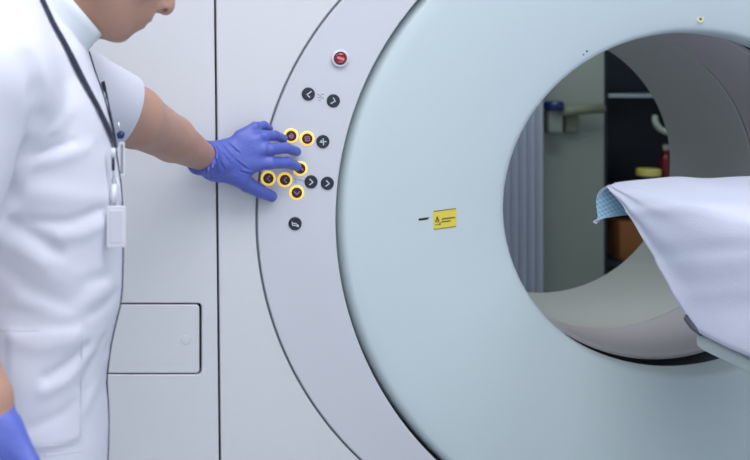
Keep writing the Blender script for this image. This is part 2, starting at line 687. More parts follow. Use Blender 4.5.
def tube_ring(name, y0, y1, r0, r1, th, m):
    n = 128
    V, Fc = [], []
    prof = [(r0 + 0.002, y0), (r0, y0 + 0.003), (r0, y0 + 0.006), (r0, y0 + .01), (r1, y1 - .01), (r1, y1 - 0.006), (r1, y1 - 0.003), (r1 + 0.002, y1), (r1 + th, y1), (r0 + th, y0)]
    for (r, y) in prof:
        for k in range(n):
            a = 2 * PI * k / n
            V.append((LX + r * math.cos(a), y, LZ + r * math.sin(a)))
    L = len(prof)
    for i in range(L):
        for k in range(n):
            Fc.append((i * n + k, ((i + 1) % L) * n + k, ((i + 1) % L) * n + (k + 1) % n, i * n + (k + 1) % n))
    return link_mesh(name, V, Fc, m, ct, True, 50)


YS = 2.3 / 0.906
tube_ring('bore_liner', 2.300, YS - 0.0022, LR, LR, 0.008, mat('lavender_grey_liner', (186, 181, 187), 0.6, noise=0.03, nscale=5))
tube_ring('bore_liner', YS + 0.0022, 2.91, LR, LR, 0.008, M_LINER)
tube_ring('liner_seam_band', YS - 0.012, YS + 0.012, LR + 0.0085, LR + 0.0085, 0.004, M_DARKGAP)

# dark body inside the covers and the rear cover
plate('inner_frame', [(GXL + .02, GB + .01), (GXR - .02, GB + .01), (GXR - .02, GT - .01), (GXL + .02, GT - .01)],
      [circ(LX, LZ, 0.72)], YP + 0.045, 0.04, M_DARKGAP, ct, bev=0)
plate('inner_frame', [(GXL + .02, GB + .01), (GXR - .02, GB + .01), (GXR - .02, GT - .01), (GXL + .02, GT - .01)],
      [circ(LX, LZ, LR + .016)], YP + 0.3, 0.2, M_DARKGAP, ct, bev=0)
plate('rear_cover', [(GXL, GB), (GXR, GB), (GXR, GT), (GXL, GT)], [circ(LX, LZ, LR + .012)], 2.86, 0.05, M_PANEL, ct)
box('top_cover', (GXL, YP, GT + .002), (GXR, 2.91, GT + 0.03), M_PANEL, ct, 0.006)
box('end_cover', (GXL - .03, YP, GB), (GXL - .002, 2.91, GT + .03), M_PANEL, ct, 0.006)
box('end_cover', (GXR + .002, YP, GB), (GXR + .03, 2.91, GT + .03), M_PANEL, ct, 0.006)
box('base_plinth', (GXL + .05, YP + .05, 0), (GXR - .05, 2.86, GB + .005), M_DARKGAP, ct, 0.004)

# ---- buttons
YF = YP - 0.002               # control ring face
PXS = YF / F                  # metres per photo pixel on the panel


def strokes(name, c, segs, y, m, parent, wdt=1.0, hgt=0.0005):
    """little raised marks: segs in photo pixels about the centre c (x right, y down)"""
    bm = bmesh.new()
    for (x0, y0_, x1, y1_) in segs:
        a = Vector((c[0] + x0 * PXS, 0, c[1] - y0_ * PXS))
        b = Vector((c[0] + x1 * PXS, 0, c[1] - y1_ * PXS))
        t = (b - a).normalized()
        s = Vector((-t.z, 0, t.x)) * wdt * PXS / 2
        a, b = a - t * wdt * PXS * .3, b + t * wdt * PXS * .3
        q = [a + s, b + s, b - s, a - s]
        f = [bm.verts.new((v.x, y, v.z)) for v in q]
        g = [bm.verts.new((v.x, y - hgt, v.z)) for v in q]
        bm.faces.new(g)
        bm.faces.new(f[::-1])
        for i in range(4):
            bm.faces.new((f[i], f[(i + 1) % 4], g[(i + 1) % 4], g[i]))
    return bm_obj(name, bm, m, parent, False)


GL = {
    'left_tail': [(-1.6, 0.4, 2.6, -2.6), (-1.6, 0.4, 1.0, 3.2)],
    'right_tail': [(1.6, 0.2, -2.8, 2.6), (1.6, 0.2, -0.4, -3.0)],
    'plus': [(-3, .6, 3, -.2), (0, -3, .4, 3), (-3, .6, -1.6, -1.4)],
    'right': [(-1.4, -2.8, 1.6, 0.2), (1.6, 0.2, -1.8, 2.8)],
    'left': [(1.4, -2.6, -1.4, 0), (-1.4, 0, 1.4, 2.6)],
    'down': [(-2.8, -1.2, 0, 1.6), (0, 1.6, 2.8, -1.4)],
    'up': [(-2.8, 1.2, 0, -1.6), (0, -1.6, 2.8, 1.4)],
    'diamond': [(-2.4, 0, 0, -2.4), (0, -2.4, 2.4, 0), (2.4, 0, 0, 2.4), (0, 2.4, -2.4, 0), (-1, 0, 1, 0)],
    'square': [(-2.2, -1.8, 1.8, -2.2), (1.8, -2.2, 2.2, 1.8), (2.2, 1.8, -1.8, 2.2), (-1.8, 2.2, -2.2, -1.8), (-.6, 0, .6, 0)],
    'table': [(-3.2, -1.8, -2.6, 1.4), (-2.6, -0.6, 0.8, -.2), (0.8, -.2, 3.2, 1.8), (-2.2, 1.4, 0.4, 1.6), (.6, 1.8, 3.0, 2.6)],
}


def dark_button(px, py, glyph, name='button', label='dark navy round button'):
    x, z = pxz(px, py, YF)
    r = 6.2 * PXS
    b = lathe(name, [(r * 1.07, 0), (r * 1.07, .0006), (r, .0008), (r, .0026), (r * .92, .0036), (r * .8, .0036), (0, .0034)],
              (x, YF, z), M_BUTTON, ct)
    b['label'] = label
    strokes('symbol', (x, z), GL[glyph], YF - .0032, M_GLYPH, b)
    return b


def lit_button(px, py, glyph):
    x, z = pxz(px, py, YF)
    r = 5.2 * PXS
    b = lathe('button', [(r, 0), (r, .0036), (r * .9, .0042), (r * .75, .0042), (0, .0040)], (x, YF, z), M_LITCAP, ct)
    b['label'] = 'dark brown button inside a glowing yellow ring'
    R = 7.4 * PXS
    rg = tube_ring_y('glowing_ring', x, z, r * 1.02, R, YF, 0.0022)
    rg.parent = b
    rg.matrix_parent_inverse = Matrix()
    strokes('symbol', (x, z), GL[glyph], YF - .0038, M_GLYPHP, b)
    return b


def tube_ring_y(name, x, z, r0, r1, y, h):
    n = 40
    V, Fc = [], []
    prof = [(r0, 0), (r0, h * .8), (r0 * .6 + r1 * .4, h), (r1 * .97, h * .6), (r1, 0)]
    for (r, a_) in prof:
        for k in range(n):
            a = 2 * PI * k / n
            V.append((x + r * math.cos(a), y - a_, z + r * math.sin(a)))
    L = len(prof)
    for i in range(L):
        for k in range(n):
            Fc.append((i * n + k, i * n + (k + 1) % n, ((i + 1) % L) * n + (k + 1) % n, ((i + 1) % L) * n + k))
    return link_mesh(name, V, Fc, M_GLOW, None, True)


dark_button(308.3, 94, 'left_tail')
dark_button(333.3, 100.8, 'right_tail')
dark_button(322.8, 141.6, 'plus')
dark_button(311, 181.8, 'right')
dark_button(327.3, 183.2, 'right')
dark_button(295, 223.6, 'table')
lit_button(291, 135.8, 'diamond')
lit_button(307, 138.6, 'square')
lit_button(300, 168.5, 'up')
lit_button(268.2, 178.3, 'left')
lit_button(284.8, 179.8, 'left')
lit_button(296.6, 192.6, 'down')
# small printed icons between the buttons
x, z = pxz(320.6, 96.6, YF)
strokes('printed_icon', (x, z), [(-3, -2.2, -1.4, -1.6), (.4, -2.6, 3.2, -2), (-.6, -1, .8, .2), (-3, .8, -1.2, 1), (1.4, .8, 3, 2.2), (-1.8, 3.6, -.2, 4.2), (-.4, 1.4, .4, 2.2)],
        YF, M_GREYPR, ct, 0.8, .0003)
x, z = pxz(299, 180.6, YF)
strokes('printed_icon', (x, z), [(-4.4, -2.2, -2.4, -2.4), (-4.2, -.6, -3, -.6), (-4.4, 1.6, -2.2, 1.8), (-1.6, -.6, 1, -.8), (.4, -1, 5, .8)],
        YF, M_GREYPR, ct, 0.7, .0003)
# emergency stop
x, z = pxz(339.6, 58.4, YF)
es = lathe('stop_button_bezel', [(8.9 * PXS, 0), (8.9 * PXS, .004), (8.3 * PXS, .007), (6.9 * PXS, .008), (6.3 * PXS, .006), (6.2 * PXS, .001), (0, .001)],
           (x, YF, z), M_BEZEL, ct)
lathe('stop_button_cap', [(5.3 * PXS, 0), (5.9 * PXS, .004), (5.6 * PXS, .009), (4.6 * PXS, .0105), (3.2 * PXS, .0095), (0, .009)],
      (x, YF, z), M_RED, es)
strokes('stop_button_mark', (x, z), [(-2.8, -.9, 2.8, .9)], YF - .0093, M_REDGL, es, 2.4, .0006)
strokes('stop_button_mark', (x, z), [(-1.6, -4.2, 1.6, -4.4)], YF - .0103, M_REDGL, es, 1.2, .0006)

# ---- warning label and aperture on the funnel
def fun_bvh(o):
    bm = bmesh.new()
    bm.from_mesh(o.data)
    M = o.matrix_parent_inverse
    pm = Matrix.Translation(o.parent.location) if o.parent else Matrix()
    bm.transform(pm @ M)
    t = BVHTree.FromBMesh(bm)
    bm.free()
    return t


CAM = Vector((0, 0, ZC))


def hit(bvh, px, py, off=0.0):
    d = P(px, py, 1.0) - CAM
    d.normalize()
    loc, nor, i, dist = bvh.ray_cast(CAM, d)
    if loc is None: return None, None
    if nor.dot(d) > 0: nor = -nor
    return loc + nor * off, nor


FB = fun_bvh(fun)


def decal(name, quad, m, parent, off=0.0006, sub=6):
    """a thin patch lying on the funnel: quad = four photo points, in order round"""
    V, Fc = [], []
    for lay in (off, 0.0):
        for j in range(sub + 1):
            for i in range(sub + 1):
                u, v = i / sub, j / sub
                a = Vector(quad[0]).lerp(Vector(quad[1]), u)
                b = Vector(quad[3]).lerp(Vector(quad[2]), u)
                q = a.lerp(b, v)
                V.append(hit(FB, q.x, q.y, lay)[0])
    s1 = sub + 1
    N = s1 * s1
    for j in range(sub):
        for i in range(sub):
            a = j * s1 + i
            Fc.append((a, a + s1, a + s1 + 1, a + 1))
            Fc.append((N + a, N + a + 1, N + a + s1 + 1, N + a + s1))
    rim = [i for i in range(s1)] + [j * s1 + sub for j in range(1, s1)] + [sub * s1 + i for i in range(sub - 1, -1, -1)] + [j * s1 for j in range(sub - 1, 0, -1)]
    for i in range(len(rim)):
        a, b = rim[i], rim[(i + 1) % len(rim)]
        Fc.append((a, b, N + b, N + a))
    return link_mesh(name, V, Fc, m, parent, False)


def LB(u, v):  # label frame: u 0..1 across, v 0..1 down
    tl, tr, br, bl = (433.0, 211.0), (456.3, 208.0), (456.3, 226.8), (433.4, 229.8)
    x = (tl[0] * (1 - u) + tr[0] * u) * (1 - v) + (bl[0] * (1 - u) + br[0] * u) * v
    y = (tl[1] * (1 - u) + tr[1] * u) * (1 - v) + (bl[1] * (1 - u) + br[1] * u) * v
    return (x, y)


lab = decal('warning_label', [LB(0, 0), LB(1, 0), LB(1, 1), LB(0, 1)], M_YEL, ct)
lab['label'] = 'small yellow warning label with dark print'
for (u0, v0, u1, v1) in ((.02, .0, .98, .045), (.02, .955, .98, .995), (.36, .45, .93, .52), (.34, .60, .74, .67),
                         (.06, .73, .26, .77), (.26, .66, .31, .80)):
    decal('printed_line', [LB(u0, v0), LB(u1, v0), LB(u1, v1), LB(u0, v1)], M_INK, lab, .001, 2)
for a, b in (((.17, .32), (.09, .60)), ((.17, .32), (.25, .60)), ((.09, .60), (.25, .60)), ((.17, .40), (.17, .54))):
    d = Vector((b[0] - a[0], b[1] - a[1])).normalized() * .022
    nrm = Vector((-d.y, d.x))
    decal('warning_triangle_stroke', [LB(a[0] + nrm.x, a[1] + nrm.y), LB(b[0] + nrm.x, b[1] + nrm.y), LB(b[0] - nrm.x, b[1] - nrm.y), LB(a[0] - nrm.x, a[1] - nrm.y)],
          M_INK, lab, .001, 1)
decal('laser_slot', [(418.4, 218.6), (429.6, 217.2), (427.2, 219.6), (418.8, 220.6)], M_BLACK, ct, .0008, 3)
# screw caps
for (px, py, r, nm) in ((700.2, 19.2, 3.4, 'screw_cap'), (586.8, 51.2, 1.1, 'pin_mark'), (583.4, 54.6, 0.8, 'pin_mark')):
    p, nor = hit(FB, px, py)
    s = p.y / F
    if nm == 'screw_cap':
        sc_ = lathe('screw_cap', [(r * s, -.002), (r * s, .0014), (r * s * .75, .002), (r * s * .55, .0012), (0, .0010)], tuple(p), M_SCREW, ct)
        lathe('screw_recess', [(r * s * .42, 0), (r * s * .42, .0016), (0, .0016)], tuple(p), M_INK, sc_)
    else:
        lathe('pin_mark', [(r * s, -.001), (r * s, .0006), (0, .0006)], tuple(p), M_THROAT, ct, seg=12)

# ------------------------------------------------------------------ patient table and its paper sheet
XT0, XT1 = 1.045, 1.415       # sides of the cradle
tb = thing('patient_table', ((XT0 + XT1) / 2, 1.0, 0), 'pale scanner couch reaching into the bore under the paper sheet', 'patient table')
# cradle: a shallow trough, swept along Y
def sweep_y(name, prof, y0, y1, m, parent):
    V, Fc = [], []
    n = len(prof)
    for y in (y0, y1):
        V += [(x, y, z) for x, z in prof]
    Fc = [(i, (i + 1) % n, n + (i + 1) % n, n + i) for i in range(n)] + [tuple(range(n - 1, -1, -1)), tuple(range(n, 2 * n))]
    me = bpy.data.meshes.new(name)
    me.from_pydata(V, [], Fc)
    bm = bmesh.new(); bm.from_mesh(me)
    bmesh.ops.recalc_face_normals(bm, faces=bm.faces)
    bm.to_mesh(me); bm.free()
    return finish(name, me, m, parent, True, 40)


ZT = 1.085
cx_ = (XT0 + XT1) / 2
hw = (XT1 - XT0) / 2 - 0.012
top = [(cx_ + hw * t, ZT - 0.006 - 0.030 * (1 - abs(t) ** 2.2)) for t in np.linspace(-1, 1, 21)]
bot = [(cx_ + hw * t, ZT - 0.03 - 0.05 * (1 - abs(t) ** 2.6)) for t in np.linspace(1, -1, 21)]
sweep_y('cradle', top + bot, 0.15, 2.10, M_TABLE, tb)
# lower carriage with its pale side rails
box('carriage', (XT0 + .05, 0.2, 0.86), (XT1 - .05, 1.80, 0.99), M_TABLEDARK, tb, 0.01)
for sx in (0, 1):
    xr = XT0 + 0.012 if sx == 0 else XT1 - 0.012
    bm = bmesh.new()
    add_box(bm, (xr - .012, 0.15, 0.843), (xr + .045 if sx == 0 else xr + .012, 1.835, 0.873), 0.0105)
    bm_obj('side_rail', bm, M_TABLE, tb)
box('rail_bracket', (XT0 + .03, 0.3, 0.85), (XT1 - .03, 1.78, 0.868), M_TABLEDARK, tb, 0.004)
tube('dark_hem_piece', [P(701, 334, 1.80), P(693, 327, 1.82), P(686.5, 319, 1.84), P(688, 313, 1.86)],
     [.004, .0055, .0045, .003], M_TABLEDARK, tb)  # small dark bent piece at the rail end, just below the hem
for k in (0, 1):
    box('cradle_support', (XT0 + .09, 0.35 + k * 1.2, 0.985), (XT1 - .09, 0.5 + k * 1.2, 1.016), M_TABLEDARK, tb, .004)
box('pedestal', (XT0 + .06, 0.1, 0.05), (XT1 - .06, 1.3, 0.865), M_TABLE, tb, 0.03)
box('foot_plate', (XT0 - .02, -0.1, 0.0), (XT1 + .02, 1.5, 0.055), M_TABLEDARK, tb, 0.01)


def sheet():
    """paper sheet: across the couch (u) and along it (v); its left side hangs to a slanting cut edge"""
    def top_y(v): return 2.155 - 1.25 * v ** 1.5
    # hanging side: for each v the drop of the hem
    def hem(v):
        Y = top_y(v)
        # the cut end slants from the far corner down to the level hem
        pts = [(2.155, 1.083), (2.12, 1.072), (2.088, 1.063), (2.056, 1.046), (1.992, .996), (1.956, .965), (1.904, .928), (1.855, .898), (1.812, .878), (1.80, .879), (1.67, .880), (1.2, .878), (0.8, .880)]
        for (a, za), (b, zb) in zip(pts, pts[1:]):
            if a >= Y >= b:
                return za + (zb - za) * (a - Y) / (a - b)
        return pts[-1][1]
    nu, nv, nd = 30, 90, 22
    V, Fc = [], []
    rowlen = nd + nu + 8
    for j in range(nv + 1):
        v = j / nv
        Y = top_y(v)
        zh = hem(v)
        zt = ZT + 0.004 + 0.003 * math.sin(Y * 9)
        dr = zt - zh
        row = []
        for i in range(nd):
            s = i / nd                         # 0 at the hem, 1 at the shoulder
            z = zh + dr * s
            x = XT0 - 0.004 - 0.006 * math.sin(Y * 15 + 1.3) * (1 - s) - 0.004 * math.sin(s * 9 + Y * 8) * (1 - s * s)
            sh = max(0, (s - .82) / .18)
            x += 0.012 * sh ** 2
            x -= 0.004 * (1 - s) * min(1, dr / .2)
            x += 0.013 * math.exp(-(2.155 - Y) * 18)
            row.append((x, Y, z))
        for i in range(nu + 8):
            s = i / (nu - 1)
            x = XT0 + 0.010 + (XT1 - XT0 - .02) * min(s, 1.0)
            t = (x - cx_) / hw
            sag = 0.012 * (1 - min(1, abs(t)) ** 2.2) * (0.4 + .6 * v)
            x += 0.013 * math.exp(-(2.155 - Y) * 18) * max(0, 1 - s * 1.6)
            z = zt - sag + 0.020 * max(0, 1 - (max(0, 1.24 - x) / .2) ** 2) + 0.0016 * math.sin(x * 31 + Y * 13) + .0008 * math.sin(x * 60 - Y * 21)
            if s > 1:
                z = zt - (s - 1) * (nu - 1) * 0.02 - .004
                x = XT1 + .004
            row.append((x, Y, z))
        for q, (x, Y_, z) in enumerate(row):
            px, py = VX + x / Y_ * F, VY + (ZC - z) / Y_ * F
            for (cy, cw, am) in ((212, 5, .004), (255, 7, -.004), (300, 8, .003)):
                f_ = py - (cy - .08 * (px - 640))
                kx = am * math.exp(-(f_ / cw) ** 2)
                row[q] = (row[q][0] - kx, row[q][1], row[q][2] + kx * .5)
        V += row
    for j in range(nv):
        for i in range(rowlen - 1):
            a = j * rowlen + i
            Fc.append((a, a + 1, a + rowlen + 1, a + rowlen))
    # the far end rolls over and droops, showing its quilted back
    roll = [(0.010, 0.000, 0.0), (0.019, -0.006, -.004), (0.026, -0.016, -.008), (0.028, -0.030, -.010), (0.027, -0.046, -.009), (0.024, -0.062, -.008), (0.019, -0.070, -.012), (0.014, -0.074, -.022)]
    base = 0
    prev = list(range(rowlen))
    for q, (dy, dz, dx) in enumerate(roll):
        cur = []
        for i in range(rowlen):
            x, y, z = V[i]
            sfac = 1.0 if i >= nd else 1.0
            wv = .0015 * math.sin(i * .35 + q * .6)
            V.append((x + dx * max(0, 1 - max(0, i - nd) / 10), y + dy, z + dz + wv * (q / 8)))
            cur.append(len(V) - 1)
        for i in range(rowlen - 1):
            Fc.append((cur[i], cur[i + 1], prev[i + 1], prev[i]))
        prev = cur
    o = link_mesh('paper_sheet', V, Fc, [M_SHEET, M_BLUEBACK])
    o.data.flip_normals()
    sd = o.modifiers.new('thickness', 'SOLIDIFY')
    sd.thickness = 0.0012
    sd.offset = -1
    sd.material_offset = 1
    sd.material_offset_rim = 0
    sd.use_rim = True
    return o


sh = sheet()
tag(sh, 'white crepe paper sheet with blue quilted back draped over the scanner couch', 'paper sheet')

# ------------------------------------------------------------------ things behind the gantry, seen through the bore
# ribbed folding screen
YB = 5.02
fs_ = thing('folding_screen', P(525, 240, YB).to_tuple()[:2] + (0,), 'pale blue-grey ribbed folding screen seen through the left of the bore', 'screen')
xr0, xr1 = P(470, 0, YB).x, P(545, 0, YB).x
V, Fc = [], []
nr = 9 * 8
for i in range(nr + 1):
    x = xr0 + (xr1 - xr0) * i / nr
    yy = YB + 0.018 * math.cos(2 * PI * i / 8)
    for zz, dy in ((0.06, 0), (1.95, 0), (1.95, .012), (0.06, .012)):
        V.append((x, yy + dy, zz))
for i in range(nr):
    for k in range(4):
        a, b = i * 4 + k, i * 4 + (k + 1) % 4
        Fc.append((a, b, b + 4, a + 4))
Fc += [(3, 2, 1, 0), (nr * 4, nr * 4 + 1, nr * 4 + 2, nr * 4 + 3)]
me = bpy.data.meshes.new('ribbed_panel'); me.from_pydata(V, [], Fc)
bm = bmesh.new(); bm.from_mesh(me); bmesh.ops.recalc_face_normals(bm, faces=bm.faces); bm.to_mesh(me); bm.free()
finish('ribbed_panel', me, M_SCREEN, fs_, True, 50)
box('top_bar', (xr0 - .01, YB - .03, 1.95), (xr1 + .005, YB + .04, 1.99), M_SHELF, fs_, .004)
box('foot_bar', (xr0 - .01, YB - .06, 0), (xr1 + .005, YB + .08, 0.06), M_SHELF, fs_, .008)

# wall rail with a blue-capped bracket
YW = 5.10
rl = thing('wall_rail', P(585, 110, YW), 'grey horizontal wall rail with dark blue end cap behind the bore', 'wall rail')
tube('rail', [P(556, 113, 5.08), P(575, 110.5, 5.08), P(603.5, 108.5, 5.08)], 0.024, mat('olive_grey_rail', (120, 128, 112), 0.6, noise=.08), rl, 14)
box('bracket', (P(549, 0, 5.06).x, 5.06, P(0, 133, 5.06).z), (P(563, 0, 5.06).x, 5.139, P(0, 110, 5.06).z), mat('bracket_grey', (142, 152, 146), 0.6, noise=.06), rl, .008)
lathe('end_cap', [(0.035, 0), (.046, .006), (.047, .028), (.038, .040), (.0, .044)], tuple(P(554, 109.5, 5.07)), M_PENBLUE, rl, 'z')
tag(rl, None)
box('mount_plate', (P(566, 0, 5.1).x, 5.105, P(0, 133, 5.1).z), (P(580, 0, 5.1).x, 5.139, P(0, 112, 5.1).z), MATS['olive_grey_rail'], rl, .01)

# open cabinet
YC = 5.16
cb = thing('shelf_cabinet', (2.35, YC + .2, 0), 'dark navy open shelf cabinet standing against the far wall beyond the bore', 'cabinet')
xl = P(604, 0, 5.14).x + .004
xR = xl + 0.80
box('side_panel', (xl, YC, 0), (xl + .022, YC + .42, 2.2), M_CAB, cb, .002)
box('side_panel', (xR - .022, YC, 0), (xR, YC + .42, 2.2), M_CAB, cb, .002)
box('back_panel', (xl + .022, YC + .40, 0.02), (xR - .022, YC + .42, 2.18), M_CAB, cb)
box('top_panel', (xl, YC, 2.2), (xR, YC + .42, 2.222), M_CAB, cb, .002)
zs1 = P(0, 93.5, YC).z
zs2 = P(0, 188.5, YC).z
zs3 = P(0, 262, YC).z
for z_, nm in ((zs1, 1), (zs2, 0), (zs3, 0), (0.06, 0)):
    s_ = box('shelf', (xl + .024, YC + .012, z_ - .022), (xR - .024, YC + .40, z_), M_CAB, cb, .001)
    if nm:
        e_ = box('shelf_edge', (xl + .03, YC - .002, z_ - .021), (xR - .03, YC + .011, z_ - .001), M_SHELF, cb, .002)
        e_['label'] = 'pale grey shelf edge strip'

# yellow-lidded jar on the middle shelf
jx = P(648.5, 0, (YC + .1)).x
jr = thing('lidded_jar', (jx, YC + .1, zs2 + .001), 'blue jar with yellow lid on the dark cabinet shelf beyond the bore', 'jar')
jh = P(0, 176, (YC + .1)).z - zs2
M_JAR = mat('blue_jar_plastic', (52, 84, 150), 0.35, noise=.1)
jb = lathe('jar_body', [(.036, 0), (.041, .004), (.041, jh - .012), (.036, jh - .002), (.036, jh)], (jx, YC + .1, zs2 + .001), M_JAR, jr, 'z')
lathe('jar_lid', [(.054, jh), (.058, jh + .004), (.058, jh + .030), (.053, jh + .036), (0, jh + .037)], (jx, YC + .1, zs2 + .001), mat('yellow_jar_lid', (232, 222, 120), 0.4, noise=.05), jr, 'z')
# red bottle on its right
rx = P(666, 0, YC + .12).x
rb = thing('red_bottle', (rx, YC + .12, zs2 + .001), 'dark red bottle with white cap right of the yellow-lidded jar', 'bottle')
rh = P(0, 150, YC + .12).z - zs2
lathe('bottle_body', [(.027, 0), (.030, .004), (.030, rh * .7), (.022, rh * .85), (.012, rh * .9), (.012, rh)], (rx, YC + .12, zs2 + .001), mat('red_bottle_plastic', (110, 24, 30), 0.35, noise=.1), rb, 'z')
lathe('bottle_cap', [(.015, rh), (.016, rh + .003), (.016, rh + .024), (.012, rh + .028), (0, rh + .028)], (rx, YC + .12, zs2 + .001), mat('white_bottle_cap', (200, 190, 190), 0.4, noise=.03), rb, 'z')
# white curved hook hanging inside the cabinet
hk = thing('curved_hook', (P(660, 0, (YC + .06)).x, (YC + .06), zs1 - .03), 'off-white curved hook hanging under the upper shelf of the dark cabinet', 'hook')
hp = [P(a, b, (YC + .06)) for a, b in ((655.5, 115), (654.5, 119), (656, 124), (659.5, 128.5), (664.5, 131.5), (671, 133), (676, 131), (678, 120))]
hp.append(Vector((hp[-1].x, (YC + .06), zs1 - .0245)))
tube('hook_arm', hp, [.012, .015, .016, .016, .016, .014, .012, .010, .010], mat('offwhite_hook_plastic', (186, 196, 188), 0.5, noise=.05), hk, 12)
lathe('hook_base', [(.022, -.006), (.022, 0), (0, 0)], (hp[-1].x, (YC + .06), zs1 - .0235), MATS['offwhite_hook_plastic'], hk, 'z')
# brown carton low in the cabinet
bx0, bx1 = P(620, 0, (YC + .05)).x, P(668, 0, (YC + .05)).x
cr = thing('brown_carton', ((bx0 + bx1) / 2, YC + .15, zs3), 'brown cardboard carton on the lower shelf of the dark cabinet', 'carton')
M_CARD = mat('brown_cardboard', (150, 96, 52), 0.8, noise=.1)
box('carton_body', (bx0, (YC + .05), zs3), (bx1, YC + .3, P(0, 222, (YC + .05)).z), M_CARD, cr, .003)
box('carton_tape', (bx0 - .0005, YC + .14, zs3 + .01), (bx1 + .0005, YC + .19, P(0, 222, (YC + .05)).z + .001), mat('tan_tape', (176, 130, 84), 0.4, noise=.05), cr)

# ceiling luminaires (panels that carry the room light)
M_LUM = mat('luminaire_diffuser', (240, 246, 250), 0.6, emit=2.0, noise=.01)
for (x, y, sx, sy) in ((0.5, 0.8, 1.6, 1.2), (2.3, 0.35, 1.2, 1.2), (-1.5, 0.6, 1.2, 1.2), (1.0, -1.9, 2.4, 1.2)):
    pl = thing('ceiling_light', (x, y, 2.8), 'square white ceiling light panel set in the ceiling', 'ceiling light', 'ceiling light panels')
    box('diffuser', (x - sx / 2, y - sy / 2, 2.785), (x + sx / 2, y + sy / 2, 2.799), M_LUM, pl)

# ------------------------------------------------------------------ the person
TY = 1.42                      # the body's middle plane
per = thing('person', (-0.10, TY, 0), 'person in white short-sleeved tunic leaning to press the scanner buttons with a blue glove', 'person')


def interp(tab, z):
    xs = [t[0] for t in tab]
    ys = [t[1] for t in tab]
    return np.interp(z, xs, ys)


def zpy(py, Y=1.40): return ZC - (py - VY) / F * Y
def xpx(px, Y=1.40): return (px - VX) / F * Y


# front outline of the tunic read down the photograph (row, column)
front = [(-10, 44), (10, 62), (30, 78), (50, 88), (70, 95), (85, 100), (105, 106.5), (120, 111), (150, 117), (175, 120.5), (205, 123.5),
         (250, 124), (280, 124), (300, 122.5), (318, 118.5), (335, 113.5), (360, 109), (380, 107.5), (420, 109), (460, 108.5), (520, 105), (600, 100)]
XF = sorted([(zpy(a), xpx(b)) for a, b in front])
XB = [(0.5, -.245), (0.8, -.245), (0.95, -.235), (1.05, -.225), (1.2, -.262), (1.33, -.275), (1.40, -.262), (1.45, -.235), (1.50, -.20)]
WW = [(0.5, .185), (0.8, .182), (0.95, .172), (1.05, .165), (1.2, .185), (1.30, .192), (1.36, .175), (1.41, .135), (1.45, .095), (1.50, .06)]

# arms
shL, elL, fmL, wrL = P(62, 88, 1.60), P(134, 117, 1.80), P(172, 138.5, 1.94), P(206, 158.5, 2.055)
shR, elR, wrR = P(-18, 92, 1.235), P(-82, 262, 1.20), P(-13, 398, 1.17)


def seg_d(x, z, a, b):
    ax, az = a
    bx, bz = b
    dx, dz = bx - ax, bz - az
    L2 = dx * dx + dz * dz + 1e-9
    t = np.clip(((x - ax) * dx + (z - az) * dz) / L2, 0, 1)
    return np.sqrt((x - ax - t * dx) ** 2 + (z - az - t * dz) ** 2)


# creases in the cloth: photo polyline on the near side, depth (+ raises), width in photo pixels
FOLDS = [
    ([(26, 154), (46, 150), (74, 141)], -.007, 3.5), ([(22, 164), (52, 160), (86, 150)], .006, 7), ([(34, 140), (60, 126), (70, 112)], .006, 7),
    ([(-20, 196), (10, 216), (38, 236), (58, 252)], -.011, 7), ([(-20, 176), (30, 190), (70, 196), (110, 204)], .006, 11),
    ([(-20, 222), (20, 246), (52, 268), (76, 282)], .008, 9), ([(32, 219), (70, 222), (100, 214)], -.008, 5.5),
    ([(60, 236), (85, 236), (108, 228)], .006, 7), ([(54, 268), (78, 284), (104, 286)], -.006, 7),
    ([(0, 262), (30, 286), (60, 304)], -.005, 8), ([(20, 300), (70, 316), (104, 298)], .006, 9),
    ([(40, 68), (43, 90), (42, 112)], -.007, 4), ([(54, 74), (58, 100), (56, 128)], .005, 6), ([(66, 80), (72, 108), (72, 130)], -.004, 5),
    ([(84, 86), (92, 112), (98, 140)], .004, 6),
    ([(46, 376), (66, 366), (84, 352)], -.007, 5), ([(44, 390), (68, 382), (92, 360)], .006, 6), ([(80, 392), (92, 372), (104, 350)], -.005, 4),
    ([(10, 336), (40, 346), (80, 340)], .004, 8), ([(30, 424), (60, 416), (84, 400)], -.004, 6), ([(86, 420), (98, 400), (106, 380)], .004, 5),
    ([(92, 320), (104, 316), (116, 308)], -.005, 5),
]


def fold_disp(x, y, z):
    g = 0
    for pl, amp, wd in FOLDS:
        q = [(xpx(a, 1.26), zpy(b, 1.26)) for a, b in pl]
        wr = wd / F * 1.26
        dd = None
        for a, b in zip(q, q[1:]):
            s_ = seg_d(x, z, a, b)
            dd = s_ if dd is None else np.minimum(dd, s_)
        g = g + amp * np.exp(-(dd / wr) ** 2)
    # general looseness of the cloth
    g = g + .0022 * np.sin(x * 38 + z * 55 + y * 20) * np.sin(z * 31 - x * 22 + y * 13)
    # stitched pocket standing proud
    px0, px1 = xpx(8, 1.25), xpx(81, 1.25)
    pz0, pz1 = zpy(449, 1.25), zpy(332, 1.25)
    pk = 1 / (1 + np.exp(-np.minimum(np.minimum(x - px0, px1 - x), np.minimum(z - pz0, pz1 - z)) / .0012))
    return .34 * g + .0026 * pk


